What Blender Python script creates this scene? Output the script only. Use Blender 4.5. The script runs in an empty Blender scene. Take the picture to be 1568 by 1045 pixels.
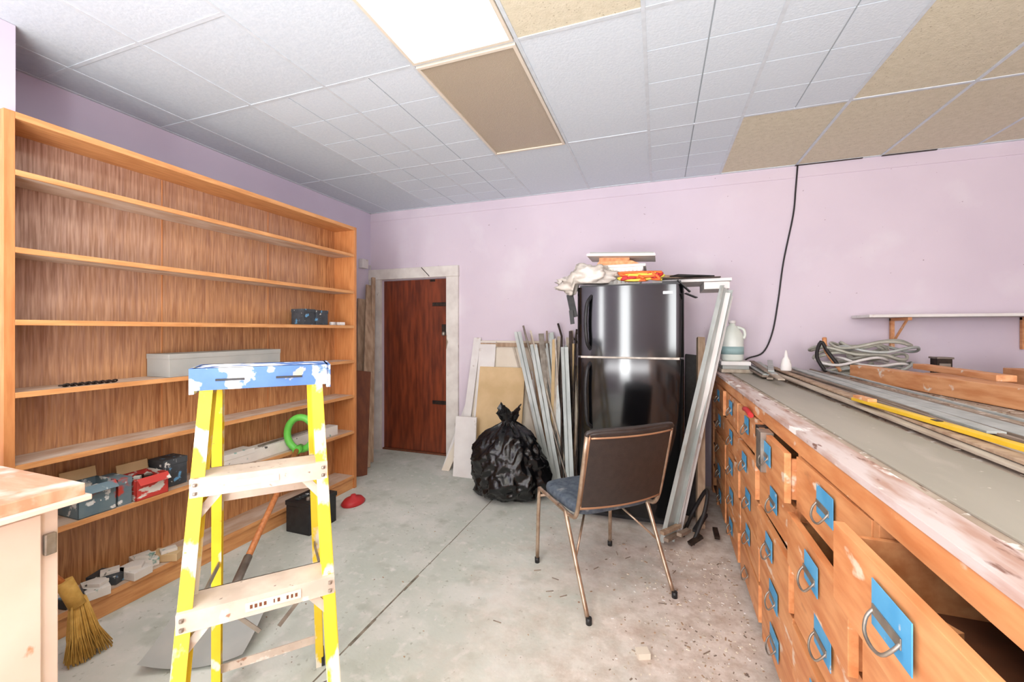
import bpy, bmesh, math, random
from mathutils import Vector, Matrix, noise
random.seed(7)
V=Vector
def lin(c):
    o=[]
    for v in c:
        v=v/255.0
        o.append(v/12.92 if v<=0.04045 else ((v+0.055)/1.055)**2.4)
    return (o[0],o[1],o[2],1.0)

def M(name,c1,c2=None,scale=5,stretch=(1,1,1),rough=.6,metal=0,bump=0,bscale=None,splats=(),lo=.35,hi=.65,coat=0,alpha=1,trans=0,spec=None,distort=0):
    m=bpy.data.materials.new(name); m.use_nodes=True
    nt=m.node_tree; N=nt.nodes; L=nt.links
    bs=N['Principled BSDF']
    bs.inputs['Roughness'].default_value=rough
    bs.inputs['Metallic'].default_value=metal
    if coat: bs.inputs['Coat Weight'].default_value=coat; bs.inputs['Coat Roughness'].default_value=rough
    if trans: bs.inputs['Transmission Weight'].default_value=trans
    if spec is not None: bs.inputs['Specular IOR Level'].default_value=spec
    bs.inputs['Alpha'].default_value=alpha
    bs.inputs['Base Color'].default_value=lin(c1)
    tc=N.new('ShaderNodeTexCoord')
    mp=N.new('ShaderNodeMapping'); mp.inputs['Scale'].default_value=stretch
    L.new(tc.outputs['Object'],mp.inputs['Vector'])
    col=None
    if c2 is not None:
        nz=N.new('ShaderNodeTexNoise'); nz.inputs['Scale'].default_value=scale; nz.inputs['Detail'].default_value=6; nz.inputs['Distortion'].default_value=distort
        L.new(mp.outputs[0],nz.inputs['Vector'])
        cr=N.new('ShaderNodeValToRGB'); cr.color_ramp.elements[0].position=lo; cr.color_ramp.elements[1].position=hi
        cr.color_ramp.elements[0].color=lin(c1); cr.color_ramp.elements[1].color=lin(c2)
        L.new(nz.outputs['Fac'],cr.inputs['Fac']); col=cr.outputs['Color']
    for sp in splats:
        (sc,ssc,th,sst)=sp[:4]; soft=sp[4] if len(sp)>4 else .05
        nz=N.new('ShaderNodeTexNoise'); nz.inputs['Scale'].default_value=ssc; nz.inputs['Detail'].default_value=5
        m2=N.new('ShaderNodeMapping'); m2.inputs['Scale'].default_value=sst; m2.inputs['Location'].default_value=(ssc*.37,ssc*.11,3.1)
        L.new(tc.outputs['Object'],m2.inputs['Vector']); L.new(m2.outputs[0],nz.inputs['Vector'])
        cr=N.new('ShaderNodeValToRGB'); cr.color_ramp.elements[0].position=th; cr.color_ramp.elements[1].position=min(1,th+soft)
        L.new(nz.outputs['Fac'],cr.inputs['Fac'])
        mx=N.new('ShaderNodeMix'); mx.data_type='RGBA'
        L.new(cr.outputs['Color'],mx.inputs[0])
        if col is not None: L.new(col,mx.inputs[6])
        else: mx.inputs[6].default_value=lin(c1)
        mx.inputs[7].default_value=lin(sc); col=mx.outputs[2]
    if col is not None: L.new(col,bs.inputs['Base Color'])
    if bump:
        nb=N.new('ShaderNodeTexNoise'); nb.inputs['Scale'].default_value=bscale or scale; nb.inputs['Detail'].default_value=5
        L.new(mp.outputs[0],nb.inputs['Vector'])
        bp=N.new('ShaderNodeBump'); bp.inputs['Strength'].default_value=bump; bp.inputs['Distance'].default_value=.01
        L.new(nb.outputs['Fac'],bp.inputs['Height']); L.new(bp.outputs[0],bs.inputs['Normal'])
    return m
def EM(name,c,s):
    m=bpy.data.materials.new(name); m.use_nodes=True
    b=m.node_tree.nodes['Principled BSDF']; b.inputs['Base Color'].default_value=lin(c)
    b.inputs['Emission Color'].default_value=lin(c); b.inputs['Emission Strength'].default_value=s
    return m

class B:
    def __init__(s,name,F=None):
        s.name=name; s.bm=bmesh.new(); s.mats=[]; s.F=F or Matrix.Identity(4)
    def mi(s,m):
        if m not in s.mats: s.mats.append(m)
        return s.mats.index(m)
    def v(s,p): return s.bm.verts.new(s.F@V(p))
    def face(s,vs,m,smooth=False):
        try: f=s.bm.faces.new(vs)
        except ValueError: return None
        f.material_index=s.mi(m); f.smooth=smooth; return f
    def hexa(s,p,m):
        v=[s.v(q) for q in p]
        for a in ((0,3,2,1),(4,5,6,7),(0,1,5,4),(1,2,6,5),(2,3,7,6),(3,0,4,7)): s.face([v[i] for i in a],m)
    def box(s,x0,x1,y0,y1,z0,z1,m):
        s.hexa([(x0,y0,z0),(x1,y0,z0),(x1,y1,z0),(x0,y1,z0),(x0,y0,z1),(x1,y0,z1),(x1,y1,z1),(x0,y1,z1)],m)
    def rbox(s,c,size,ang,m,tilt=0):
        R=Matrix.Translation(V(c))@Matrix.Rotation(ang,4,'Z')@Matrix.Rotation(tilt,4,'X')
        F=s.F; s.F=F@R; a,b,d=[q/2 for q in size]; s.box(-a,a,-b,b,-d,d,m); s.F=F
    def beam(s,p0,p1,w,t,m,hint=(0,0,1)):
        p0=V(p0);p1=V(p1); d=(p1-p0).normalized(); h=V(hint)
        a=d.cross(h)
        if a.length<1e-4: a=d.cross(V((1,0,0)))
        a.normalize(); b=a.cross(d).normalized(); a*=w/2; b*=t/2
        s.hexa([p0-a-b,p0+a-b,p0+a+b,p0-a+b,p1-a-b,p1+a-b,p1+a+b,p1-a+b],m)
    def tube(s,pts,r,m,n=8,closed=False,sm=0):
        pts=[V(p) for p in pts]
        if sm:
            o=[];L=len(pts)
            rng=range(L if closed else L-1)
            for i in rng:
                if closed: p0,p1,p2,p3=pts[(i-1)%L],pts[i],pts[(i+1)%L],pts[(i+2)%L]
                else: p0,p1,p2,p3=pts[max(i-1,0)],pts[i],pts[i+1],pts[min(i+2,L-1)]
                for k in range(sm):
                    t=k/sm
                    o.append(.5*((2*p1)+(p2-p0)*t+(2*p0-5*p1+4*p2-p3)*t*t+(3*p1-p0-3*p2+p3)*t**3))
            if not closed:o.append(pts[-1])
            pts=o
        L=len(pts); rings=[]; up=None
        for i in range(L):
            if closed: t=(pts[(i+1)%L]-pts[i-1])
            else: t=pts[min(i+1,L-1)]-pts[max(i-1,0)]
            t.normalize()
            if up is None:
                up=V((0,0,1)) if abs(t.z)<.9 else V((1,0,0))
            up=(up-t*up.dot(t)); up.normalize(); sd=t.cross(up)
            rings.append([s.v(pts[i]+(up*math.cos(2*math.pi*k/n)+sd*math.sin(2*math.pi*k/n))*r) for k in range(n)])
        for i in range(L if closed else L-1):
            A=rings[i];C=rings[(i+1)%L]
            for k in range(n): s.face([A[k],A[(k+1)%n],C[(k+1)%n],C[k]],m,True)
        if not closed:
            s.face(rings[0],m); s.face(rings[-1][::-1],m)
    def lathe(s,c,prof,m,n=24,sx=1,sy=1,rot=0):
        rings=[]
        for r,z in prof:
            rings.append([s.v((c[0]+sx*r*math.cos(2*math.pi*k/n),c[1]+sy*r*math.sin(2*math.pi*k/n),c[2]+z)) for k in range(n)])
        for A,C in zip(rings,rings[1:]):
            for k in range(n): s.face([A[k],A[(k+1)%n],C[(k+1)%n],C[k]],m,True)
        s.face(rings[0][::-1],m); s.face(rings[-1],m)
    def prism(s,pts,vec,m):
        a=[s.v(p) for p in pts]; b=[s.v(V(p)+V(vec)) for p in pts]; n=len(a)
        s.face(a[::-1],m); s.face(b,m)
        for i in range(n): s.face([a[i],a[(i+1)%n],b[(i+1)%n],b[i]],m)
    def grid(s,fn,nu,nv,m,smooth=True):
        g=[[s.v(fn(i/nu,j/nv)) for j in range(nv+1)] for i in range(nu+1)]
        for i in range(nu):
            for j in range(nv): s.face([g[i][j],g[i+1][j],g[i+1][j+1],g[i][j+1]],m,smooth)
    def done(s,bevel=0,solid=0):
        bmesh.ops.recalc_face_normals(s.bm,faces=s.bm.faces)
        me=bpy.data.meshes.new(s.name); s.bm.to_mesh(me); s.bm.free()
        for m in s.mats: me.materials.append(m)
        o=bpy.data.objects.new(s.name,me); bpy.context.collection.objects.link(o)
        if solid:
            q=o.modifiers.new('solid','SOLIDIFY'); q.thickness=solid
        if bevel:
            q=o.modifiers.new('bevel','BEVEL'); q.width=bevel; q.segments=2; q.limit_method='ANGLE'; q.angle_limit=math.radians(50)
        return o

# ------------------------------------------------------------ materials
WALL=M('wall_paint',(220,206,216),(213,199,210),1.5,rough=.75,bump=.12,bscale=14,splats=[((224,214,221),2.2,.55,(1,1,1),.2),((166,146,154),34,.73,(1,1,1),.02)])
WALL_L=M('wall_paint_left',(218,208,224),(210,200,218),1.5,rough=.75,bump=.1,bscale=14)
TILE_W=M('tile_white',(219,228,235),(213,223,231),60,rough=.9,bump=.12,bscale=90)
TILE_G=M('tile_grey',(211,220,227),(204,214,222),40,rough=.9,bump=.1,bscale=80)
TILE_B=M('tile_beige',(222,214,190),(213,205,180),30,rough=.9,bump=.2,bscale=130,splats=[((178,168,142),110,.64,(1,1,1))])
GROOVE=M('tile_groove',(174,182,188),rough=.9)
TBAR=M('t_bar',(216,224,230),(204,212,218),20,rough=.5)
LENS_OFF=M('lens_off',(186,172,150),(176,162,140),300,rough=.35,bump=.3,bscale=240)
FRAME=M('fixture_frame',(226,216,198),rough=.5)
LENS_ON=EM('lens_on',(255,250,240),7.5)
WHITE_P=M('white_paint_old',(232,226,218),(214,206,198),8,rough=.6,splats=[((150,130,110),14,.66,(1,1,.3))],bump=.2)
DOORW=M('door_wood',(134,62,32),(94,40,20),5,(6,6,.7),rough=.4,coat=.2,bump=.05)
DARKM=M('dark_iron',(46,38,34),(70,56,48),30,rough=.5,metal=.6)
SHELF=M('shelf_wood',(226,166,108),(206,142,86),7,(8,1,8),rough=.5,bump=.05)
SHELFV=M('shelf_wood_v',(212,146,90),(194,124,70),7,(8,8,.8),rough=.5,bump=.05)
SHELFT=M('shelf_dusty_top',(216,198,182),(192,160,134),5,(3,1,3),rough=.8)
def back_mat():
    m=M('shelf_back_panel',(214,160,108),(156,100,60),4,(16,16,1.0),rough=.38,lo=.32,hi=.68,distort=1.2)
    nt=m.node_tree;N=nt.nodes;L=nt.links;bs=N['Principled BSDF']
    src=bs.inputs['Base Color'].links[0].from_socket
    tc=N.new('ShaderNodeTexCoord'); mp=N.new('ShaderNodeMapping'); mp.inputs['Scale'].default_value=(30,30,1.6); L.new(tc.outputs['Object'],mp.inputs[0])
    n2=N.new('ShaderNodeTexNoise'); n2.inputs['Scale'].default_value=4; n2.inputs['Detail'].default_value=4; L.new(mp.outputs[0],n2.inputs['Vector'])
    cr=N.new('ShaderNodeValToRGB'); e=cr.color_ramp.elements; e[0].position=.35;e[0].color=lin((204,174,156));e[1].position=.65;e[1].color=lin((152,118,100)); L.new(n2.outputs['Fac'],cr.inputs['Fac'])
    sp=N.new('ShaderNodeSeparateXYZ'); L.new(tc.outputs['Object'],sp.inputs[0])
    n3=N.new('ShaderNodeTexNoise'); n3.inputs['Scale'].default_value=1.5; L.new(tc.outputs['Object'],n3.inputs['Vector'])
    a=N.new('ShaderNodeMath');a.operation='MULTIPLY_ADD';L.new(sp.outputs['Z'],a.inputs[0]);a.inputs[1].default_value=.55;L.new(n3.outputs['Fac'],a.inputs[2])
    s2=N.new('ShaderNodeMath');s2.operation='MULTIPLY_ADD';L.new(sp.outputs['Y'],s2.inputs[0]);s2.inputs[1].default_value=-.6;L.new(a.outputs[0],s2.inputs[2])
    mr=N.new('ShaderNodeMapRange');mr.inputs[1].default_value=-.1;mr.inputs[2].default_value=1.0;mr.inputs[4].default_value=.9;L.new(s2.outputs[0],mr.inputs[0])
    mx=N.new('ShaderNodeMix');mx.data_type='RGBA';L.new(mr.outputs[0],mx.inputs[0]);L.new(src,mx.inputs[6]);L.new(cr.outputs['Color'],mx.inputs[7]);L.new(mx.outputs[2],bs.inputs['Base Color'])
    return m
BACKP=back_mat()
BLACK=M('fridge_black',(10,10,12),rough=.11,spec=.6)
BLACKM=M('black_plastic',(26,26,28),(40,40,42),30,rough=.5)
SILV=M('silver_badge',(190,190,190),rough=.25,metal=1)
BENCHF=M('bench_wood',(230,164,110),(206,130,78),5,(6,1,6),rough=.5,bump=.1,splats=[((140,78,44),6,.63,(1,.4,1),.08),((238,210,184),14,.64,(1,.5,1))])
BENCHD=M('bench_dark',(116,70,44),(86,52,32),8,rough=.7)
BENCHE=M('bench_edge',(208,192,188),(178,142,126),8,(3,.6,3),rough=.75,bump=.3,lo=.40,hi=.62,splats=[((132,96,84),30,.62,(1,.3,1)),((240,234,230),16,.60,(1,.4,1))])
BENCHT=M('bench_top',(184,168,152),(158,138,120),9,(2,.5,1),rough=.85,bump=.4,splats=[((126,98,80),30,.58,(1,.25,1)),((222,214,206),34,.60,(1,1,1))])
GREYB=M('grey_laminate',(156,150,136),(168,161,147),3,(2,.4,1),rough=.55,splats=[((190,181,170),7,.58,(1,.3,1),.2),((206,200,190),50,.70,(1,1,1))])
TAPE=M('blue_tape',(70,152,202),(92,168,212),12,rough=.6,splats=[((190,200,205),30,.68,(1,1,1))])
STEEL=M('dull_steel',(166,156,144),(134,124,114),20,rough=.4,metal=.6)
GALV=M('galvanised',(194,198,194),(166,172,168),12,(1,1,.4),rough=.5,metal=.2,splats=[((150,130,110),9,.66,(1,1,.4),.1)])
CHROME=M('chair_tube',(190,170,150),(156,130,108),20,rough=.3,metal=.6)
COPPER=M('copper_trim',(186,142,110),rough=.35,metal=.5)
VINYL=M('black_vinyl',(46,40,38),(56,48,45),30,rough=.4,bump=.1,bscale=200)
CLOTH=M('seat_cloth',(66,76,90),(92,102,112),40,rough=.9,splats=[((140,144,146),12,.60,(1,1,1),.1)])
YEL=M('ladder_yellow',(240,212,50),(230,198,40),10,rough=.5,splats=[((234,228,210),12,.54,(1,1,.5)),((196,160,60),30,.68,(1,1,1))])
BLUE=M('ladder_blue',(82,122,182),(66,106,168),10,rough=.5,splats=[((226,230,234),13,.50,(1,1,1)),((214,200,146),20,.64,(1,1,1))])
ALU=M('step_aluminium',(218,202,186),(196,178,162),12,rough=.65,metal=.05,splats=[((236,232,224),9,.58,(1,1,1)),((164,122,98),24,.66,(1,1,1)),((140,124,112),50,.68,(1,1,1))])
GREEN=M('green_plastic',(112,206,84),(98,190,72),8,rough=.4)
WOODH=M('wood_handle',(208,134,78),(182,108,58),8,(8,8,1),rough=.5)
CARD=M('cardboard_tan',(220,190,146),(206,176,130),6,rough=.8)
CREAM=M('cream_board',(232,222,204),(220,208,190),4,rough=.7)
WHITEB=M('white_board',(232,228,224),(220,214,210),5,rough=.6,splats=[((200,190,180),10,.66,(1,1,1))])
GREYBX=M('grey_box',(160,162,158),(174,173,167),6,rough=.7)
BAG=M('bin_bag',(14,14,16),rough=.25,bump=.6,bscale=22,spec=.6)
PLAST=M('clear_poly',(214,207,198),(190,181,170),9,rough=.3,bump=.4,bscale=30)
TUB=M('white_tub',(236,232,222),rough=.4)
ORANGE=M('orange_strap',(236,110,50),rough=.6)
YSTRAP=M('yellow_strap',(228,204,80),rough=.6)
RED=M('red_item',(196,46,50),rough=.5)
BOXBL=M('box_bluegrey',(118,138,146),(96,120,132),10,rough=.6,splats=[((226,230,230),22,.60,(1,1,1)),((196,70,56),9,.58,(1,1,1))])
BOXRD=M('box_red_print',(206,66,58),(232,230,222),10,(1,1,2.5),lo=.48,hi=.52,rough=.6)
BOXBK=M('box_black_print',(54,58,62),(70,76,82),14,rough=.6,splats=[((100,156,196),20,.62,(1,1,1)),((230,230,226),30,.64,(1,1,1))])
BOXWH=M('box_white_print',(232,228,220),(220,214,206),8,rough=.6,splats=[((130,170,160),18,.64,(1,1,1)),((60,60,60),34,.68,(1,1,1))])
STRAW=M('straw',(222,180,96),(198,154,72),30,rough=.7)
OLDWOOD=M('weathered_board',(190,164,138),(156,128,104),6,(5,5,.6),rough=.8,bump=.2)
DKPANEL=M('dark_panel',(120,68,40),(98,52,32),6,(4,4,1),rough=.6)
CABW=M('cabinet_cream',(238,218,204),(230,206,190),4,rough=.6,splats=[((206,154,120),16,.70,(1,1,.5))])
CABT=M('cabinet_top_wood',(216,174,144),(196,148,116),5,(1,5,1),rough=.6,bump=.15,splats=[((234,220,206),7,.55,(1,1,1),.15)])
JUGM=M('jug_plastic',(226,230,222),(212,218,208),6,rough=.3)
JUGL=M('jug_label',(150,178,178),rough=.5)
CABLE=M('cable_grey',(190,188,174),(164,164,152),12,rough=.6)
CABK=M('cable_black',(34,30,30),rough=.6)
BEAMW=M('beam_wood',(232,172,122),(210,140,88),6,(6,.8,6),rough=.6,splats=[((240,226,208),12,.62,(1,1,1))])
STRIPD=M('strip_dark',(124,108,96),(154,136,120),14,(2,.4,1),rough=.7)
STRIPL=M('strip_light',(196,184,166),(170,152,134),14,(2,.4,1),rough=.7)
YLEV=M('level_yellow',(238,196,50),(228,184,40),12,rough=.5)

def floor_mat():
    m=M('concrete_floor',(192,199,188),(204,207,198),2.2,rough=.8,bump=.12,bscale=40,splats=[((217,217,210),2.6,.47,(1,1,1),.2),((176,181,169),6.5,.56,(1,1,1),.2),((222,220,214),20,.56,(1,1,1),.2),((168,171,158),44,.64,(1,1,1),.1)])
    nt=m.node_tree;N=nt.nodes;L=nt.links;bs=N['Principled BSDF']
    src=bs.inputs['Base Color'].links[0].from_socket
    tc=N.new('ShaderNodeTexCoord'); sp=N.new('ShaderNodeSeparateXYZ'); L.new(tc.outputs['Object'],sp.inputs[0])
    nz=N.new('ShaderNodeTexNoise'); nz.inputs['Scale'].default_value=3.5; nz.inputs['Detail'].default_value=9; nz.inputs['Roughness'].default_value=.7
    L.new(tc.outputs['Object'],nz.inputs['Vector'])
    a=N.new('ShaderNodeMath'); a.operation='MULTIPLY_ADD'; L.new(nz.outputs['Fac'],a.inputs[0]); a.inputs[1].default_value=2.2; L.new(sp.outputs['X'],a.inputs[2])
    mr=N.new('ShaderNodeMapRange'); mr.inputs[1].default_value=.1; mr.inputs[2].default_value=1.3; L.new(a.outputs[0],mr.inputs[0])
    n2=N.new('ShaderNodeTexNoise'); n2.inputs['Scale'].default_value=10; n2.inputs['Detail'].default_value=12; n2.inputs['Roughness'].default_value=.72; L.new(tc.outputs['Object'],n2.inputs['Vector'])
    cr=N.new('ShaderNodeValToRGB'); e=cr.color_ramp.elements; e[0].position=.34;e[0].color=lin((188,168,152));e[1].position=.6;e[1].color=lin((228,216,206))
    L.new(n2.outputs['Fac'],cr.inputs['Fac'])
    mx=N.new('ShaderNodeMix');mx.data_type='RGBA';L.new(mr.outputs[0],mx.inputs[0]);L.new(src,mx.inputs[6]);L.new(cr.outputs['Color'],mx.inputs[7]);L.new(mx.outputs[2],bs.inputs['Base Color'])
    return m
FLOOR=floor_mat()
JOINT=M('floor_joint',(96,90,78),(150,140,124),20,rough=.9)

# ------------------------------------------------------------ room shell
XL,XR,YB,YF,H=-3.13,3.0,3.96,-3.2,2.70
b=B('floor'); b.box(XL-.1,XR+.1,YF-.1,YB+.1,-.1,0,FLOOR)
y=YF
while y<3.85:
    y2=y+random.uniform(.08,.25); wd=random.uniform(.002,.0035) if y>1.9 else random.uniform(.003,.008)
    xo=-1.25+random.uniform(-.002,.002); b.box(xo-wd,xo+wd,y,min(y2,3.9),-.01,.0008,JOINT); y=y2
b.done()
b=B('wall_back'); b.box(XL-.1,-2.972,YB,YB+.12,0,H,WALL); b.box(-2.135,XR+.1,YB,YB+.12,0,H,WALL); b.box(-2.972,-2.135,YB,YB+.12,1.924,H,WALL)
b.box(XL,XR,YB-.006,YB,2.60,2.608,WALL); b.done()
b=B('wall_left'); b.box(XL-.12,XL,YF,YB,0,H,WALL_L); b.box(XL,-2.68,YF,.995,0,H,WALL_L); b.done()
b=B('wall_right'); b.box(XR,XR+.1,YF,YB,0,H,WALL); b.done()
WIN=((-2.6,-2.2),(-1.15,-.45),(1.9,2.7)); z0w,z1w=.25,2.5
b=B('wall_front')
b.box(XL,XR,YF-.1,YF,0,z0w,WALL); b.box(XL,XR,YF-.1,YF,z1w,H,WALL)
for x0,x1 in ((XL,-2.6),(-2.2,-1.15),(-.45,1.9),(2.7,XR)): b.box(x0,x1,YF-.1,YF,z0w,z1w,WALL)
b.done()
for i,(x0,x1) in enumerate(WIN):
    b=B('window_%d'%(i+1))
    for (a,c,d,e) in ((x0,x1,z0w,z0w+.05),(x0,x1,z1w-.05,z1w),(x0,x0+.05,z0w,z1w),(x1-.05,x1,z0w,z1w)):
        b.box(a,c,YF-.08,YF-.02,d,e,WHITE_P)
    b.done()

# ceiling
b=B('ceiling'); b.box(XL-.1,XR+.1,YF-.1,YB+.1,H+.03,H+.1,GROOVE)
xs=[XL]+[round(-.06+.56*k,3) for k in range(-5,6)]+[XR]
for i in range(len(xs)-1):
    x0,x1=xs[i],xs[i+1]
    k=round((x0+.06)/.56) if i>0 else -6
    ys=[3.96,2.946,1.82,.69,-.44,-1.57,-2.70,YF]
    if k<=-4: ys=[3.96,2.946,1.82,1.25,.69,-.44,-1.57,-2.70,YF]
    for j in range(len(ys)-1):
        y1,y0=ys[j],ys[j+1]; g=.008
        kind='W'
        mid=(y0+y1)/2
        if k==-2 and (.69<=mid<1.82): kind='ON'
        elif k==-2 and 1.82<mid<2.946: kind='OFF'
        elif k==-1 and mid<1.82: kind='B'
        elif k==0: kind='S'
        elif k==1: kind='B' if mid>2.946 else 'S'
        elif k>=2: kind='B'
        elif k in(-3,-4) and mid>1.82: kind='S'
        elif k<=-3: kind='G'
        if k in(-2,2) and -1.57<=mid<-.44: kind='ON2'
        if kind in('ON','OFF','ON2'): continue
        dz=random.uniform(0,.003)
        if kind=='S':
            nx=2; ny=max(1,round((y1-y0)/.28)); sx=(x1-x0)/nx; sy=(y1-y0)/ny
            b.box(x0,x1,y0,y1,H+.005,H+.03,GROOVE)
            for a in range(nx):
                for c in range(ny):
                    b.box(x0+a*sx+.0035,x0+(a+1)*sx-.0035,y0+c*sy+.0035,y0+(c+1)*sy-.0035,H+.001,H+.006,TILE_W)
        else:
            b.box(x0+g,x1-g,y0+g,y1-g,H+.001+dz,H+.03,{'W':TILE_W,'B':TILE_B,'G':TILE_G}[kind])
    for y in ys[1:-1]: b.box(x0+.0095,x1-.0095,y-.009,y+.009,H-.0005,H+.012,TBAR)
for x in xs[1:-1]: b.box(x-.009,x+.009,YF,YB,H-.001,H+.012,TBAR)
b.box(XL,XR,YB-.018,YB,H-.002,H+.01,TBAR); b.box(XL,XL+.018,YF,YB,H-.002,H+.01,TBAR)
b.box(1.05,1.5,YB-.02,YB-.006,H-.006,H-.001,DARKM); b.box(1.62,1.95,YB-.02,YB-.006,H-.006,H-.001,DARKM)
b.done()
def fixture(name,x0,x1,y0,y1,m):
    b=B(name); w=.028; z0=H-.010
    b.box(x0+.012,x1-.012,y0+.012,y0+w,z0,H+.02,FRAME); b.box(x0+.012,x1-.012,y1-w,y1-.012,z0,H+.02,FRAME)
    b.box(x0+.012,x0+w,y0+w,y1-w,z0,H+.02,FRAME); b.box(x1-w,x1-.012,y0+w,y1-w,z0,H+.02,FRAME)
    b.box(x0+w,x1-w,y0+w,y1-w,H-.002,H+.02,m); b.done()
fixture('ceiling_light_fixture',-1.18,-.62,.69,1.82,LENS_ON)
fixture('ceiling_light_fixture',-1.18,-.62,1.82,2.946,LENS_OFF)
fixture('ceiling_light_fixture',-1.18,-.62,-1.57,-.44,LENS_ON)
fixture('ceiling_light_fixture',1.06,1.62,-1.57,-.44,LENS_ON)

# door
b=B('door_1')
b.box(-2.965,-2.142,YB+.03,YB+.07,.02,1.918,DOORW)
b.box(-2.970,-2.137,YB+.005,YB+.1,0,.018,DKPANEL)
for z in (1.64,.57):
    b.box(-2.33,-2.15,YB+.018,YB+.03,z-.02,z+.02,DARKM); b.tube([(-2.145,YB+.012,z-.04),(-2.145,YB+.012,z+.04)],.01,DARKM)
b.box(-2.21,-2.15,YB+.012,YB+.03,1.33,1.42,DARKM); b.lathe((-2.18,YB+.0,1.3),[(.0,0),(.02,.0),(.024,.02),(.018,.04),(0,.045)],STEEL,12)
b.box(-2.36,-2.30,YB+.022,YB+.03,1.89,1.915,DARKM)
b.done(.002)
b=B('trim_1')
b.box(-3.128,-2.972,YB-.035,YB,0,1.93,WHITE_P); b.box(-2.135,-1.995,YB-.03,YB,0,1.93,WHITE_P); b.box(-3.128,-1.99,YB-.04,YB,1.93,2.045,WHITE_P)
b.beam((-2.43,YB-.045,2.04),(-2.33,YB-.045,1.94),.008,.004,DARKM,(0,1,0))
b.done(.004)
b=B('junction_box'); b.box(XL,XL+.05,3.76,3.86,2.05,2.15,WHITEB); b.tube([(XL+.02,3.88,2.1),(XL+.02,3.93,2.1),(XL+.02,3.94,1.6)],.006,WHITEB); b.done(.003)

# ------------------------------------------------------------ bookcase
bx0,bx1,by0,by1=-2.676,-2.456,.879,2.923
b=B('bookcase')
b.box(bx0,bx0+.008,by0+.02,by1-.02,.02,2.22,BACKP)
b.box(bx0,bx1,by0,by0+.032,0,2.24,SHELFV); b.box(bx0,bx1,by1-.028,by1,0,2.24,SHELFV)
b.box(bx0,bx1,by0+.032,by1-.028,2.212,2.24,SHELF)
for z in (2.005,1.69,1.395,1.098,.80,.493,.11):
    b.box(bx0+.008,bx1-.012,by0+.032,by1-.028,z-.02,z,SHELFT); b.box(bx1-.012,bx1,by0+.032,by1-.028,z-.022,z+.001,SHELF)
b.box(bx1-.03,bx1-.012,by0+.032,by1-.028,0,.09,SHELF)
for y in (1.56,2.24): b.box(bx0+.008,bx0+.0105,y-.003,y+.003,.1,2.21,SHELFV)
b.done(.0015)

def carton(name,x0,x1,y0,y1,z,h,m,top=None,open_=False):
    b=B(name)
    if open_:
        t=.004
        b.box(x0,x1,y0,y1,z,z+t,m); b.box(x0,x0+t,y0,y1,z,z+h,m); b.box(x1-t,x1,y0,y1,z,z+h,m); b.box(x0,x1,y0,y0+t,z,z+h,m); b.box(x0,x1,y1-t,y1,z,z+h,m)
        b.beam((x1,(y0+y1)/2,z+h),(x1+.03,(y0+y1)/2,z+h-.03),(y1-y0)*.95,.003,m,(0,0,1))
        b.beam((x0+.01,(y0+y1)/2,z+h),(x0-.0,(y0+y1)/2,z+h+.05),(y1-y0)*.95,.003,CARD,(1,0,0))
        for i in range(6): b.rbox((random.uniform(x0+.03,x1-.03),random.uniform(y0+.03,y1-.03),z+h*.6),(.03,.02,h*.5),random.random(),random.choice([STEEL,DARKM,BOXWH]))
    else:
        b.box(x0,x1,y0,y1,z,z+h*.85,m); b.box(x0-.002,x1+.002,y0-.002,y1+.002,z+h*.78,z+h,top or m)
    return b.done(.0015)
carton('grey_cardboard_box',-2.655,-2.47,1.48,2.17,1.099,.125,GREYBX)
carton('parts_box',-2.62,-2.50,2.40,2.51,1.396,.12,BOXBK); carton('parts_box',-2.62,-2.49,2.515,2.63,1.396,.115,BOXBK)
b=B('cable_clips'); 
for i in range(7): b.rbox((-2.52+random.uniform(-.03,.03),2.68+.022*i,1.41),(.03,.02,.025),random.random()*3,WHITEB)
b.done(.003)
b=B('chain')
for i in range(16):
    y=1.07+i*.0125; b.tube([(-2.5+.006*math.cos(t),y+.011*math.sin(t)*1.0,1.107+(.006*math.cos(t) if i%2 else 0)) for t in [k*math.pi/4 for k in range(8)]],.0035,DARKM,6,True)
b.done()
b=B('long_white_box'); b.box(-2.60,-2.50,1.80,2.75,.494,.57,BOXWH); b.box(-2.603,-2.497,1.795,2.0,.55,.585,BOXWH); b.rbox((-2.55,2.3,.576),(.02,.5,.012),.1,STEEL); b.done(.002)
carton('parts_box',-2.63,-2.47,1.11,1.25,.494,.14,BOXBL,open_=True)
carton('parts_box',-2.63,-2.475,1.26,1.315,.494,.13,BOXBL)
carton('parts_box',-2.63,-2.46,1.325,1.47,.494,.11,BOXRD,open_=True)
carton('parts_box',-2.64,-2.52,1.48,1.60,.494,.15,BOXBK)
for (y,x,a,m) in ((1.10,-2.55,.2,BOXBK),(1.19,-2.51,-.3,BOXWH),(1.27,-2.57,.4,BOXBK),(1.34,-2.51,.1,BOXWH),(1.42,-2.57,-.2,BOXWH),(1.50,-2.52,.5,CARD)):
    b=B('small_parts_packet'); b.rbox((x,y,.11+.022),(.14,.085,.04),a,m); b.rbox((x+.01,y,.11+.05),(.07,.05,.016),a+.7,BOXWH); b.done(.002)

b=B('car_battery'); b.box(-2.36,-2.16,2.12,2.36,0,.18,BLACKM); b.box(-2.365,-2.155,2.115,2.365,.18,.21,BLACKM)
for y in (2.17,2.31): b.lathe((-2.22,y,.21),[(.014,0),(.012,.022)],STEEL,12)
for i in range(6): b.box(-2.32,-2.28,2.15+.03*i,2.17+.03*i,.21,.216,BOXBK)
b.box(-2.159,-2.154,2.16,2.30,.05,.14,BOXBK); b.done(.005)
b=B('red_funnel'); b.lathe((-2.25,2.64,0),[(.075,0),(.08,.012),(.06,.04),(.02,.055),(.016,.07)],RED,20,1,1.3); b.done()

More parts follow.
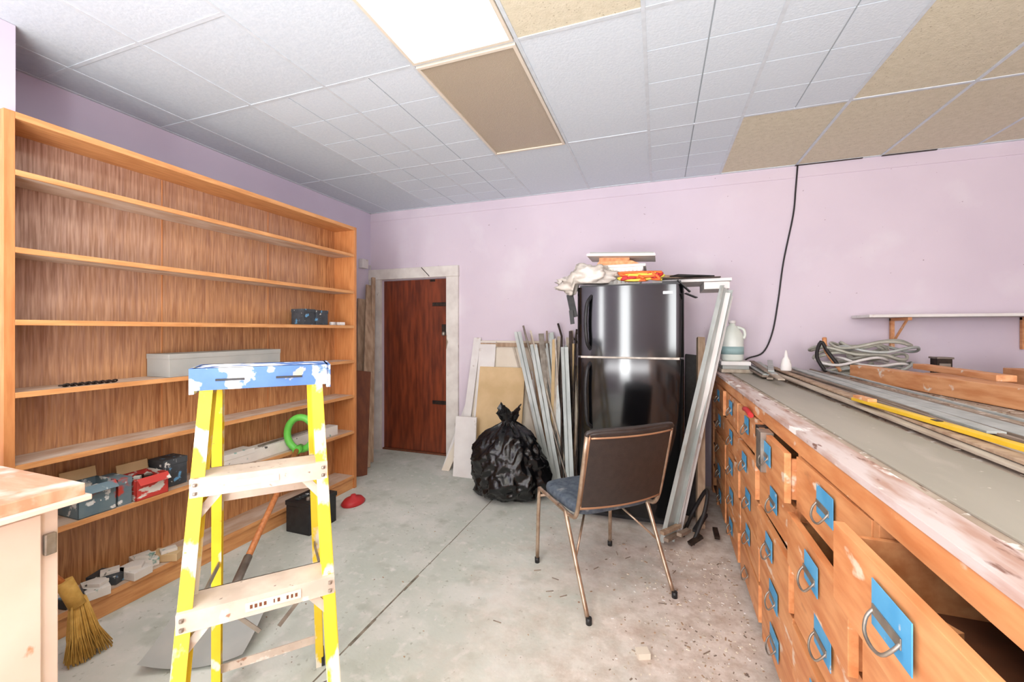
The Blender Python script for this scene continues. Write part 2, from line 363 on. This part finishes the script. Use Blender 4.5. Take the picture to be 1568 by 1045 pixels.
b=B('leaning_boards')
b.beam((-2.70,3.34,.012),(-3.06,3.86,1.86),.09,.022,OLDWOOD,(0.8,-.4,0))
b.beam((-2.82,3.44,.012),(-3.09,3.78,1.70),.12,.022,OLDWOOD,(0.8,-.4,0))
b.beam((-2.76,3.50,.012),(-3.03,3.88,1.95),.04,.03,OLDWOOD,(0.8,-.4,0))
b.beam((-2.62,3.12,.008),(-2.80,3.40,.95),.20,.012,DKPANEL,(0.8,-.4,0))
b.done(.002)

b=B('leaning_panels')
def leanpanel(x0,x1,yb,yt,h,t,m,dx=0):
    b.hexa([(x0,yb,0),(x1,yb,0),(x1,yb+t,0),(x0,yb+t,0),(x0+dx,yt,h),(x1+dx,yt,h),(x1+dx,yt+t,h),(x0+dx,yt+t,h)],m)
leanpanel(-1.78,-.98,3.72,3.93,1.25,.018,CREAM)
leanpanel(-1.73,-1.55,3.66,3.90,1.24,.02,WHITEB)
leanpanel(-1.70,-1.22,3.62,3.84,.99,.012,CARD)
leanpanel(-1.87,-1.79,3.66,3.93,1.28,.02,WHITEB,.06)
leanpanel(-1.80,-1.58,3.44,3.62,.52,.02,WHITEB,-.06)
leanpanel(-2.0,-1.93,3.60,3.92,.70,.02,WHITEB,.14)
leanpanel(-1.98,-1.90,3.55,3.88,.50,.02,CREAM,.12)
b.box(-1.72,-1.0,3.895,3.925,1.19,1.23,OLDWOOD)
b.done(.002)
b=B('scrap_strip_bundle')
ms=[GALV,GALV,STRIPL,OLDWOOD,STEEL,WHITEB,DARKM,STRIPD,STRIPL,STRIPD,CARD]
for i in range(46):
    xb=random.uniform(-.98,-.60); yb=random.uniform(3.50,3.76); tx=xb-random.uniform(-.03,.46); h=random.uniform(.95,1.36)
    m=random.choice(ms); w=random.choice([.015,.02,.03,.05]); 
    b.beam((xb,yb,.005),(tx,3.80+random.uniform(0,.12),h),w,.012,m,(random.uniform(-.6,.6),-1,0))
for (xb,tx,h) in ((-.86,-1.28,1.34),(-.80,-1.12,1.22),(-.70,-.82,1.20)):
    for q in (-.02,.02): b.beam((xb+q,3.46,.005),(tx+q,3.78,h),.004,.03,GALV,(1,0,0))
    b.beam((xb,3.475,.005),(tx,3.795,h),.04,.004,GALV,(0,-1,0))
for i in range(3):
    xb=-.66-.05*i; b.tube([(xb,3.5,.0),(xb-.02,3.86,1.30-.05*i),(xb-.0,3.88,1.36-.04*i),(xb+.06,3.88,1.30-.04*i)],.009,DARKM,8,sm=3)
b.tube([(-.78,3.48,0),(-.86,3.84,1.30),(-.90,3.86,1.42)],.010,DARKM,8); b.tube([(-.70,3.46,0),(-1.18,3.80,1.22),(-1.24,3.84,1.40)],.010,STEEL,8)
b.done(.001)

b=B('bin_bag')
cx,cy=-1.17,3.22
def bagf(u,v):
    th=u*2*math.pi; 
    prof=[(0,0),(.20,.0),(.30,.05),(.325,.16),(.31,.30),(.27,.42),(.18,.52),(.07,.58),(.045,.61),(.06,.64),(.10,.70)]
    t=v*(len(prof)-1); i=min(int(t),len(prof)-2); f=t-i
    r=prof[i][0]*(1-f)+prof[i+1][0]*f; z=prof[i][1]*(1-f)+prof[i+1][1]*f
    p=V((math.cos(th),math.sin(th),z*3))
    d=noise.noise(p*1.3)*.16+abs(noise.noise(p*2.7+V((3,1,4))))*.22+abs(noise.noise(p*6))*.12+abs(noise.noise(p*12))*.05
    fold=.06*math.sin(th*7+z*5)*(1 if v>.55 else .2)+.05*math.sin(th*13)*(1 if v>.7 else .15)
    r*=(1.0-d+fold+.08)
    z+= .03*noise.noise(p*3)*(1 if .1<v else 0)
    if v>.85: z+=.04*math.sin(th*3)
    return (cx+r*math.cos(th),cy+r*.85*math.sin(th),max(z,.002))
b.grid(bagf,150,90,BAG)
b.done()

# ------------------------------------------------------------ fridge
b=B('refrigerator'); fx0,fx1,fy=-.56,.165,3.0
b.box(fx0+.005,fx1-.005,fy+.06,fy+.70,.03,1.66,BLACK)
b.box(fx0+.03,fx1-.03,fy+.07,fy+.6,0,.04,BLACKM)
def door(z0,z1):
    n=40; pr=[]
    for i in range(n+1):
        t=i/n; x=fx0+(fx1-fx0)*t; e=min(t,1-t)
        y=fy-.034*(1-(2*t-1)**2)
        if e<.05: y+= .035*(1-math.sqrt(max(0,1-((.05-e)/.05)**2)))
        pr.append((x,y))
    pts=pr+[(fx1,fy+.055),(fx0,fy+.055)]; N_=len(pts)
    lo=[b.v((x,y,z0)) for x,y in pr]; hi=[b.v((x,y,z1)) for x,y in pr]
    for i in range(n): b.face([lo[i],lo[i+1],hi[i+1],hi[i]],BLACK,True)
    # caps, sides and back use their own vertices so the curved skin keeps true normals
    a=[b.v((x,y,z0)) for x,y in pts]; c=[b.v((x,y,z1)) for x,y in pts]
    for i in range(n,N_):
        j=(i+1)%N_; b.face([a[i],a[j],c[j],c[i]],BLACK)
    b.face(a[::-1],BLACKM); b.face(c,BLACKM)
door(.08,1.155); door(1.17,1.665)
b.box(fx0+.02,fx1-.02,fy+.02,fy+.64,1.66,1.68,BLACKM)
b.box(fx1-.14,fx1-.02,fy-.0,fy+.08,1.665,1.69,BLACKM)
def handle(zs):
    b.tube(zs,.013,BLACKM,10,sm=6)
handle([(fx0+.10,fy-.01,1.22),(fx0+.085,fy-.06,1.27),(fx0+.075,fy-.07,1.40),(fx0+.085,fy-.06,1.54),(fx0+.11,fy-.01,1.60)])
handle([(fx0+.10,fy-.01,1.12),(fx0+.085,fy-.06,1.07),(fx0+.075,fy-.07,.93),(fx0+.085,fy-.06,.72),(fx0+.11,fy-.01,.66)])
b.box(.03,.09,fy-.022,fy-.008,1.60,1.618,SILV)
b.box(fx0+.03,fx1-.03,fy-.004,fy+.02,1.155,1.17,STEEL)
o=b.done()
b=B('white_storage_tub'); 
b.hexa([(-.43,3.14,1.682),(-.13,3.14,1.682),(-.13,3.36,1.682),(-.43,3.36,1.682),(-.46,3.12,1.82),(-.10,3.12,1.82),(-.10,3.38,1.82),(-.46,3.38,1.82)],TUB)
b.box(-.475,-.085,3.11,3.39,1.815,1.835,TUB)
for i in range(12): x=-.43+.028*i; b.box(x,x+.006,3.115,3.13,1.70,1.81,TUB)
b.done(.003)
b=B('wood_offcut'); b.prism([(-.44,3.14,1.836),(-.12,3.14,1.836),(-.18,3.14,1.865),(-.24,3.14,1.870),(-.34,3.14,1.87),(-.42,3.14,1.870)],(0,.16,0),BEAMW); b.done(.002)
b=B('board_stack'); b.hexa([(-.50,3.08,1.905),(-.02,3.08,1.88),(-.02,3.36,1.88),(-.50,3.36,1.905),(-.50,3.08,1.923),(-.02,3.08,1.898),(-.02,3.36,1.898),(-.50,3.36,1.923)],WHITEB)
b.hexa([(-.48,3.10,1.924),(-.03,3.10,1.899),(-.03,3.34,1.899),(-.48,3.34,1.924),(-.48,3.10,1.936),(-.03,3.10,1.911),(-.03,3.34,1.911),(-.48,3.34,1.936)],GREYBX)
b.box(-.42,-.20,3.16,3.30,1.872,1.90,BEAMW); b.done()
b=B('plastic_sheet_bundle')
def crf(u,v):
    th=u*2*math.pi; ph=v*math.pi
    p=V((math.cos(th)*math.sin(ph),math.sin(th)*math.sin(ph),math.cos(ph)))
    s=1+.35*noise.noise(p*2.2)+.3*abs(noise.noise(p*5))
    return (-.50+.19*p.x*s,3.05+.085*p.y*s,max(1.60 if p.x<-.4 else 1.692,1.745+.08*p.z*s-(.05 if p.x<-.4 else 0)))
b.grid(crf,60,30,PLAST); b.done()
b=B('ratchet_straps')
for m,seed in ((ORANGE,1),(YSTRAP,2),(ORANGE,5),(YSTRAP,6),(RED,4)):
    random.seed(seed); pts=[(random.uniform(-.28,.04),3.05+random.uniform(-.02,.03),1.705+random.uniform(0,.06)) for _ in range(9)]
    b.tube(pts,.010,m,6,sm=6)
random.seed(11)
b.done()
b=B('flat_panel_stack'); 
b.box(-.04,.47,3.14,3.50,1.692,1.712,WHITEB); b.box(-.02,.40,3.12,3.46,1.714,1.722,DARKM)
b.beam((.10,3.05,1.73),(.34,3.2,1.73),.10,.008,BLACKM); b.beam((.02,3.2,1.745),(.3,3.3,1.74),.03,.02,OLDWOOD)
b.box(.30,.46,3.16,3.48,1.64,1.69,WHITEB)
b.done(.001)
b=B('black_trim_strip'); b.beam((-.575,2.99,1.45),(-.62,3.04,1.62),.05,.006,BLACKM,(0,1,0)); b.beam((-.585,2.97,1.40),(-.60,2.99,1.5),.03,.006,BLACKM,(0,1,0)); b.beam((.17,2.98,1.60),(.24,3.0,1.57),.04,.006,BLACKM); b.beam((.12,2.99,1.69),(.2,3.0,1.61),.05,.006,BLACKM); b.done()
b=B('leaning_shelf_channel')
def chan(p0,p1,w,dep,m,hint):
    p0=V(p0);p1=V(p1);d=(p1-p0).normalized();a=d.cross(V(hint)).normalized();n=a.cross(d).normalized()
    b.beam(p0,p1,w,.004,m,hint)
    for s in (-1,1): b.beam(p0+a*s*w/2+n*dep/2,p1+a*s*w/2+n*dep/2,.004,dep,m,hint)
chan((.04,2.82,.005),(.42,3.10,1.64),.10,.03,GALV,(.75,-.6,.1))
chan((.10,2.92,.005),(.44,3.14,1.60),.08,.03,WHITEB,(.9,-.3,.1))
b.done(.001)
b=B('dark_gap_boards'); b.beam((.24,3.25,.01),(.27,3.72,1.15),.12,.02,BLACKM,(.2,-1,0)); b.beam((.27,3.08,.01),(.30,3.4,1.3),.05,.04,OLDWOOD,(.2,-1,0)); b.done()  # black board added to stand in for the dark gap beside the fridge
b=B('floor_clutter_pile')
for i in range(10):
    x=random.uniform(.10,.36); y=random.uniform(2.75,3.15); b.beam((x,y,.02+.02*i*.5),(x+random.uniform(-.12,.08),y+random.uniform(-.15,.2),.03+.1*random.random()),.03,.02,random.choice([DARKM,OLDWOOD,BLACKM,STRIPD]))
b.tube([(.2,2.8,.02),(.28,2.9,.2),(.3,3.0,.3),(.22,3.05,.12),(.15,2.9,.02)],.012,CABK,8,sm=5)
b.done()

# ------------------------------------------------------------ chair
Wd=V((.749,.663,0)); Fd=V((-.663,.749,0)).normalized()
Cc=V((-.294,2.287,0))
Mx=Matrix(((Wd.x,Fd.x,0,Cc.x),(Wd.y,Fd.y,0,Cc.y),(0,0,1,0),(0,0,0,1)))
b=B('stacking_chair',Mx)
hw=.253; hl=.275
for s in (-1,1):
    x=s*hw
    b.tube([(x,-hl,.0),(x,-hl+.11,.215),(x,-hl+.205,.405),(x*.98,-hl+.235,.428),(x*.97,-hl+.30,.432)],.011,CHROME,10,sm=3)
    b.tube([(x,hl,0),(x*.98,hl-.015,.40),(x*.97,hl-.05,.435),(x*.96,.0,.425),(x*.96,-hl+.17,.425),(x*.97,-hl+.125,.45),(x*.98,-hl+.09,.55),(x*.99,-hl+.02,.86)],.011,CHROME,10,sm=3)
    b.lathe((x,-hl,0),[(.014,0),(.014,.03)],BLACKM,10); b.lathe((x,hl,0),[(.014,0),(.014,.03)],BLACKM,10)
b.tube([(-hw*.98,-hl+.02,.86),(-hw*.9,-hl+.012,.878),(0,-hl-.02,.885),(hw*.9,-hl+.012,.878),(hw*.98,-hl+.02,.86)],.012,VINYL,10,sm=4)
b.tube([(-hw*.98,hl-.03,.40),(hw*.98,hl-.03,.40)],.009,CHROME,8)
b.tube([(-hw,-hl+.12,.235),(-.1,.0,.40)],.006,CHROME,8); b.tube([(hw,-hl+.12,.235),(.1,.0,.40)],.006,CHROME,8)
def backp(off):
    def f(u,v):
        x=(-1+2*u)*hw*.94; z=.495+.375*v; y=-hl+.105-.09*v-.035*(1-(2*u-1)**2)+off
        return (x,y,z)
    return f
b.grid(backp(-.012),14,8,VINYL); b.grid(backp(.022),14,8,VINYL)
for e in (0,1):
    p=[(backp(.005)(u/14,e)) for u in range(15)]; b.tube(p,.017,COPPER if e==0 else VINYL,8)
for e in (0,1):
    p=[(backp(.005)(e,u/8)) for u in range(9)]; b.tube(p,.014,COPPER,8)
p=[(backp(-.016)(u/14,.95)) for u in range(15)]; b.tube(p,.005,COPPER,6)
def seat(u,v):
    th=u*2*math.pi; c=math.cos(th); sn=math.sin(th); sq=lambda q:math.copysign(abs(q)**.35,q)
    prof=[(0,.425),(.9,.425),(.985,.435),(1,.455),(.98,.474),(.9,.482),(.5,.488),(0,.49)]
    t=v*7;i=min(int(t),6);f=t-i;r=prof[i][0]*(1-f)+prof[i+1][0]*f;z=prof[i][1]*(1-f)+prof[i+1][1]*f
    return (.235*sq(c)*r,.06+.205*sq(sn)*r,z)
b.grid(seat,48,21,CLOTH)
b.done()

# ------------------------------------------------------------ step ladder
W2=V((.676,.736,0)).normalized(); BK=V((-W2.y,W2.x,0)); O=V((-1.166,.972,0))
ML=Matrix(((W2.x,BK.x,0,O.x),(W2.y,BK.y,0,O.y),(0,0,1,0),(0,0,0,1)))
b=B('step_ladder',ML)
def fr(s,z):
    k=(1.2-z); return V((s*(.155+.042*k),-.035-.27*k,z))
def rr(s,z):
    k=(1.2-z); return V((s*(.142+.035*k),.05+.24*k,z))
def rail(f,s,dep,fl,m):
    p0=f(s,0.0);p1=f(s,1.2); h=(1,0,0)
    b.beam(p0,p1,dep,.004,m,h)
    o=V((-s*fl/2,0,0)); 
    d=(p1-p0).normalized(); a=d.cross(V(h)).normalized()
    for q in (-1,1): b.beam(p0+a*q*dep/2+o,p1+a*q*dep/2+o,.004,fl,m,h)
for s in (-1,1):
    rail(fr,s,.065,.03,YEL); rail(rr,s,.045,.026,YEL)
    b.beam(fr(s,.0)+V((0,0,.0)),fr(s,.05),.075,.012,BLACKM,(1,0,0)); b.beam(rr(s,.0),rr(s,.05),.05,.012,BLACKM,(1,0,0))
b.box(-.175,.175,-.075,.10,1.212,1.244,BLUE); b.box(-.175,.175,-.08,-.06,1.182,1.244,BLUE); b.box(-.175,.175,.085,.10,1.182,1.244,BLUE)
for s in(-1,1): b.box(s*.175-.006,s*.175+.006,-.08,.10,1.172,1.244,BLUE)
b.box(-.12,-.05,-.083,-.079,1.207,1.213,BLACKM); b.box(.03,.10,-.083,-.079,1.207,1.213,BLACKM)
for z in (.955,.65,.345,.05):
    p=fr(1,z); hwid=p.x+.002; y=p.y
    b.box(-hwid,hwid,y-.045,y+.05,z-.006,z,ALU); b.box(-hwid,hwid,y-.049,y-.045,z-.05,z,ALU); b.box(-hwid,hwid,y+.046,y+.05,z-.03,z,ALU)
    if z<.1: continue
    for s in (-1,1):
        for dz in (-.015,-.038): b.lathe((s*(hwid-.012),y-.052,z+dz),[(.005,-.004),(.005,.004)],STEEL,8)
        b.beam((s*(hwid-.01),y-.03,z-.11),(s*(hwid-.075),y-.03,z-.03),.022,.004,ALU,(0,1,0))
for z in (.80,.42,.12):
    p=rr(1,z); b.beam((-p.x,p.y,z),(p.x,p.y,z),.03,.006,ALU,(0,1,0))
for z in (.42,):
    p=rr(1,z)
    for s in(-1,1): b.beam((s*p.x,p.y,z-.0),(s*.03,p.y,z-.16),.014,.004,STEEL,(0,1,0))
for s in (-1,1):
    b.beam(fr(s,.60)+V((-s*.02,0,0)),rr(s,.56)+V((-s*.02,0,0)),.02,.004,STEEL,(1,0,0))
b.rbox((0.03,fr(1,.65).y-.0505,.625),(.13,.001,.024),0,CREAM)
for i,wl in enumerate((.006,.006,.006,.006,0,.003,.006,0,.005,.005,.006)): 
    if wl: b.rbox((-.022+.0105*i,fr(1,.65).y-.0515,.625),(wl,.0008,.010),0,DKPANEL)
b.rbox((-.02,fr(1,.955).y-.0505,.93),(.12,.001,.018),0,CREAM)
b.done(.0012)

# ------------------------------------------------------------ shovel
b=B('snow_shovel')
top=V((-2.400,2.277,.56)); foot=V((-1.84,1.30,.06)); d=(top-foot).normalized(); side=V((.943,.333,0)).normalized()
b.tube([foot+d*.28,top-d*.08],.016,WOODH,12); b.tube([foot-d*.02,foot+d*.32],.02,STEEL,12)
Z=V((0,0,1)); c0=top+Z*.06
ring=[]
for k in range(14):
    a=2*math.pi*k/14
    ring.append(c0+side*.095*math.cos(a)+Z*.115*math.sin(a))
b.tube(ring,.024,GREEN,10,closed=True,sm=2)
b.tube([top-d*.1,c0-Z*.10],.026,GREEN,10)
ax=V((.46,-.89,0)); sd=V((.89,.46,0))
def blade(u,v):
    q=foot+V((0,0,-.02))+ax*(-.10+.30*v)+sd*(-.19+.38*u)
    z=.012+.09*(1-v)**1.6+.035*(2*u-1)**2
    return (q.x,q.y,z)
b.grid(blade,14,10,GREYBX)
b.done()

# ------------------------------------------------------------ broom
b=B('straw_broom')
for i in range(260):
    a=random.uniform(-.065,.065); t=random.uniform(-.02,.02)
    b.tube([(-2.25+t*.5,1.01+a*.35,.25),(-2.235+t,1.02+a*.7,.11),(-2.22+t*1.4+random.uniform(-.01,.01),1.03+a+random.uniform(-.01,.01),random.uniform(.002,.03))],.002,STRAW,4)
b.tube([(-2.25,1.01,.22),(-2.28,.98,.33)],.028,STRAW,12); b.tube([(-2.27,.99,.30),(-2.40,.85,.56)],.012,WOODH,10)
b.done()

# ------------------------------------------------------------ left cabinet
b=B('cabinet')
b.box(-2.42,-1.60,-1.2,.736,.865,.90,CABT); b.box(-2.42,-1.585,-1.2,.745,.85,.866,CABW)
b.box(-2.40,-1.655,-1.18,.70,.06,.852,CABW); b.box(-2.38,-1.68,-1.16,.68,0,.06,BENCHD)
for y0 in (.06,-.62): b.box(-1.656,-1.642,y0,y0+.60,.10,.83,CABW)
for z in (.74,.2): b.box(-1.652,-1.636,.665,.69,z-.03,z+.03,STEEL)
b.lathe((-1.63,.12,.5),[(.0,0),(.014,.0),(.014,.02),(0,.02)],STEEL,12)
b.done(.003)

# ------------------------------------------------------------ workbench with drawers
X0=.424
b=B('workbench')
ytop0,ytop1=-.95,3.94
b.box(.418,.495,ytop0,ytop1,1.012,1.03,BENCHE)
b.box(.495,2.62,ytop0,ytop1,.985,1.028,BENCHT)
b.box(.515,.735,ytop0+.05,3.75,1.028,1.033,GREYB)
b.box(.424,.495,ytop0,ytop1,.955,1.012,BENCHF)
cols=[1.57+.5*k for k in range(-5,5)]+[3.83]
for y in cols: b.box(.43,.47,y-.012,y+.012,0,.97,BENCHF)
b.box(.43,.47,3.83,3.93,0,.97,BENCHF)
for r in range(6): b.box(.435,.47,-.93,3.83,.955-.18*r-.006,.955-.18*r+.006,BENCHD)
b.box(.46,.48,-.93,3.93,0,.05,BENCHD)
b.box(2.5,2.6,-.93,3.93,0,.985,BENCHD); b.box(.95,.97,-.93,3.93,0,.985,BENCHD); b.box(.46,2.5,-.94,-.92,0,.985,BENCHD); b.box(.46,2.5,3.92,3.93,0,.985,BENCHD)
pull={(-2,0):.07,(-1,1):.035,(0,0):.03,(-1,3):.02,(0,2):.02,(-2,1):.02,(1,1):.018}
for k in range(-5,4):
    y0=1.57+.5*k+.014; y1=y0+.472
    for r in range(5):
        z1=.955-.18*r-.008; z0=z1-.164
        p=pull.get((k,r),random.uniform(0,.012)); x=X0-p
        sk=random.uniform(-.005,.005)
        b.hexa([(x+sk,y0,z0),(x+.02+sk,y0,z0),(x+.02-sk,y1,z0),(x-sk,y1,z0),(x+sk,y0,z1),(x+.02+sk,y0,z1),(x+.02-sk,y1,z1),(x-sk,y1,z1)],BENCHF)
        b.box(x+.02,x+.5,y0+.01,y0+.022,z0+.01,z1-.02,BENCHF); b.box(x+.02,x+.5,y1-.022,y1-.01,z0+.01,z1-.02,BENCHF); b.box(x+.02,x+.5,y0+.02,y1-.02,z0+.01,z0+.018,BENCHD)
        ym=(y0+y1)/2+random.uniform(-.01,.01); zm=(z0+z1)/2
        if random.random()<.9:
            b.rbox((x-.0065,ym-.01,zm+.02),(.002,random.uniform(.09,.125),.080),0,TAPE)
        b.rbox((x-.0085,ym,zm+.010),(.003,.09,.018),0,STEEL)
        b.tube([(x-.008,ym-.042,zm+.010),(x-.018,ym-.041,zm-.004),(x-.026,ym-.028,zm-.022),(x-.028,ym,zm-.029),(x-.026,ym+.028,zm-.022),(x-.018,ym+.041,zm-.004),(x-.008,ym+.042,zm+.010)],.003,STEEL,8,sm=3)
b.box(.375,.42,1.84,1.92,.80,.955,STEEL); b.box(.392,.43,1.97,2.02,.9,.95,BLACKM)
b.rbox((.43,.72,.83),(.06,.2,.05),.3,YLEV); b.rbox((.42,.86,.85),(.05,.05,.05),.5,BEAMW)
b.done(.0015)
b=B('red_tool_handle'); b.tube([(.405,2.18,.957),(.405,2.28,.967),(.41,2.36,.957)],.012,RED,8,sm=3); b.done()

b=B('moulding_strips'); random.seed(3)
for i in range(24):
    x=random.uniform(.77,1.12); y1=random.uniform(3.4,3.85); y0=random.uniform(.3,1.8); dx=random.uniform(-.05,.08); z=1.035+.004*(i%5)
    b.beam((x,y0,z),(x+dx*.6,y1,z+random.uniform(0,.02)),random.choice([.015,.02,.03,.045]),.008,random.choice([STRIPD,STRIPL,STRIPD,OLDWOOD,STRIPL,GALV]))
for i in range(8):
    x=random.uniform(.60,.8); b.beam((x,3.0+random.uniform(-.3,.2),1.045+.006*i),(x+random.uniform(.0,.25),3.85,1.055+.008*i),.035,.008,random.choice([STRIPD,STRIPL,GALV]))
b.done(.001)
b=B('folding_rule'); b.beam((.765,2.08,1.070),(.84,1.15,1.070),.028,.012,YLEV); b.beam((.768,2.07,1.082),(.775,1.96,1.082),.03,.012,BEAMW); b.rbox((.80,1.62,1.077),(.018,.03,.002),0,DARKM); b.done(.001)
b=B('timber_offcuts')
b.beam((1.27,3.42,1.075),(1.45,1.9,1.075),.09,.088,BEAMW); b.beam((1.62,3.3,1.06),(1.60,1.9,1.06),.10,.06,BEAMW)
b.beam((2.0,3.3,1.08),(1.85,2.4,1.08),.12,.10,BEAMW); b.beam((1.50,3.2,1.135),(1.48,2.5,1.135),.07,.03,BEAMW)
b.beam((2.3,3.45,1.12),(2.2,2.9,1.12),.2,.18,CARD); b.done(.003)
b=B('blue_tray'); b.box(1.90,2.10,3.5,3.75,1.03,1.075,TAPE); b.done(.003)
b=B('tin_lantern'); b.box(1.78,1.86,3.60,3.68,1.03,1.16,DARKM); b.box(1.79,1.85,3.595,3.60,1.05,1.13,STEEL); b.box(1.775,1.865,3.59,3.69,1.16,1.172,STEEL); b.done(.002)
b=B('cable_coil'); random.seed(9)
for i in range(13):
    cx=random.uniform(1.28,1.50); cy=random.uniform(3.66,3.74); r=random.uniform(.10,.19); z=1.05+.017*i
    t0=random.uniform(-.15,.15)
    b.tube([(cx+r*1.25*math.cos(t),cy+r*.8*math.sin(t),max(1.045,z+t0*r*math.cos(t)+.02*math.sin(3*t+i))) for t in [k*math.pi/6 for k in range(12)]],.010,random.choice([CABLE,CABLE,WHITEB,GALV]),6,True,3)
b.tube([(1.15,3.6,1.05),(1.10,3.62,1.16),(1.12,3.6,1.27),(1.16,3.6,1.20),(1.22,3.58,1.1)],.012,CABK,6,sm=4)
b.tube([(1.24,3.6,1.06),(1.16,3.62,1.2),(1.14,3.6,1.30)],.014,BEAMW,6,sm=4)
b.done()
b=B('plastic_jug'); c=(.54,3.60,1.12)
b.lathe(c,[(.0,0),(.07,0),(.078,.015),(.08,.05),(.08,.17),(.07,.21),(.04,.26),(.022,.275),(.022,.29)],JUGM,24); b.lathe((c[0],c[1],c[2]+.288),[(.026,0),(.026,.022)],WHITEB,16)
b.lathe(c,[(.0812,.05),(.0812,.11)],JUGL,24)
b.tube([(c[0]+.03,c[1]-.01,c[2]+.26),(c[0]+.075,c[1]-.02,c[2]+.24),(c[0]+.085,c[1]-.02,c[2]+.2),(c[0]+.075,c[1]-.02,c[2]+.17)],.011,JUGM,8,sm=4); b.done()
b=B('paint_tray_stack'); b.box(.45,.66,3.48,3.74,1.034,1.06,STRIPL); b.box(.46,.64,3.5,3.72,1.06,1.09,GREYBX); b.box(.45,.65,3.49,3.73,1.09,1.119,WHITEB); b.done(.003)
b=B('squeeze_bottle'); F=Matrix.Translation((.80,3.20,1.085))@Matrix.Scale(.85,4); b.F=F
b.lathe((0,0,-.0),[(.0,0),(.035,0),(.038,.01),(.036,.05),(.026,.09),(.012,.11),(.012,.125),(.005,.16)],WHITEB,18,1.0,.7); b.done()
b=B('wall_shelf'); b.box(1.43,2.95,3.66,3.955,1.447,1.467,WHITEB)
for x in (1.68,2.42):
    b.box(x-.012,x+.012,3.93,3.955,1.22,1.447,BEAMW); b.box(x-.012,x+.012,3.70,3.955,1.425,1.447,BEAMW); b.beam((x,3.94,1.25),(x,3.74,1.43),.014,.012,BEAMW,(1,0,0))
b.done(.002)
b=B('wall_cable'); b.tube([(1.069,3.95,2.70),(1.055,3.95,2.5),(1.037,3.95,2.29),(.97,3.95,1.92),(.932,3.95,1.60),(.89,3.95,1.334),(.82,3.94,1.17),(.70,3.90,1.12),(.64,3.85,1.06)],.006,CABK,8,sm=6); b.done()

# debris
b=B('sawdust_debris'); random.seed(5)
for i in range(1300):
    x=.40-abs(random.gauss(0,.32)); y=random.uniform(.2,2.75)
    if x<-1.0: continue
    s=random.uniform(.002,.007); b.rbox((x,y,s*.25),(s,s*random.uniform(.4,3),s*.5),random.random()*3,random.choice([STRIPL,WHITEB,OLDWOOD,CREAM,STRIPD]))
for i in range(120):
    x=random.uniform(-1.9,.3); y=random.uniform(.9,2.8); s=random.uniform(.002,.005); b.rbox((x,y,s*.25),(s,s*random.uniform(.4,3),s*.5),random.random()*3,random.choice([WHITEB,OLDWOOD,STRIPD]))
for i in range(14): 
    x=random.uniform(-.7,.2);y=random.uniform(1.3,2.6);a=random.random()*6
    b.beam((x,y,.003),(x+.04*math.cos(a),y+.04*math.sin(a),.003),.003,.003,STRIPD)
b.rbox((-.06,1.80,.012),(.05,.04,.024),.4,CREAM)
b.done()
b=B('bench_debris')
for i in range(900):
    x=random.uniform(.74,1.9); y=random.uniform(.6,3.7)
    s=random.uniform(.002,.006); b.rbox((x,y,1.030+s*.25),(s,s*random.uniform(.5,3),s*.5),random.random()*3,random.choice([STRIPL,WHITEB,OLDWOOD,CREAM,STRIPD,BENCHD]))
b.done()

# ------------------------------------------------------------ lights
w=bpy.data.worlds.new('world'); bpy.context.scene.world=w; w.use_nodes=True
w.node_tree.nodes['Background'].inputs[0].default_value=(.93,.97,1,1); w.node_tree.nodes['Background'].inputs[1].default_value=1.5
def area(name,loc,rot,sx,sy,p,c=(1,1,1)):
    l=bpy.data.lights.new(name,'AREA'); l.shape='RECTANGLE'; l.size=sx; l.size_y=sy; l.energy=p; l.color=c
    o=bpy.data.objects.new(name,l); o.location=loc; o.rotation_euler=rot; bpy.context.collection.objects.link(o); return o
for i,((x0,x1),p) in enumerate(zip(WIN,(48,88,88))):
    area('window_light_%d'%(i+1),((x0+x1)/2,YF+.02,1.37),(math.radians(90),0,0),x1-x0-.1,2.1,p,(.97,.985,1))
area('upward_fill',(-.3,-1.2,.75),(math.radians(179),0,0),2.4,1.4,185,(.98,.99,1))  # unseen fill light behind the camera, added to brighten the ceiling

cd=bpy.data.cameras.new('camera'); cam=bpy.data.objects.new('camera',cd); bpy.context.collection.objects.link(cam)
cam.location=(0,0,1.35); cam.rotation_euler=(math.radians(90),0,math.radians(19.46))
cd.sensor_width=36; cd.lens=14.556; cd.shift_y=-.0099; cd.clip_start=.02
bpy.context.scene.camera=cam
bpy.context.scene.view_settings.view_transform='Standard'
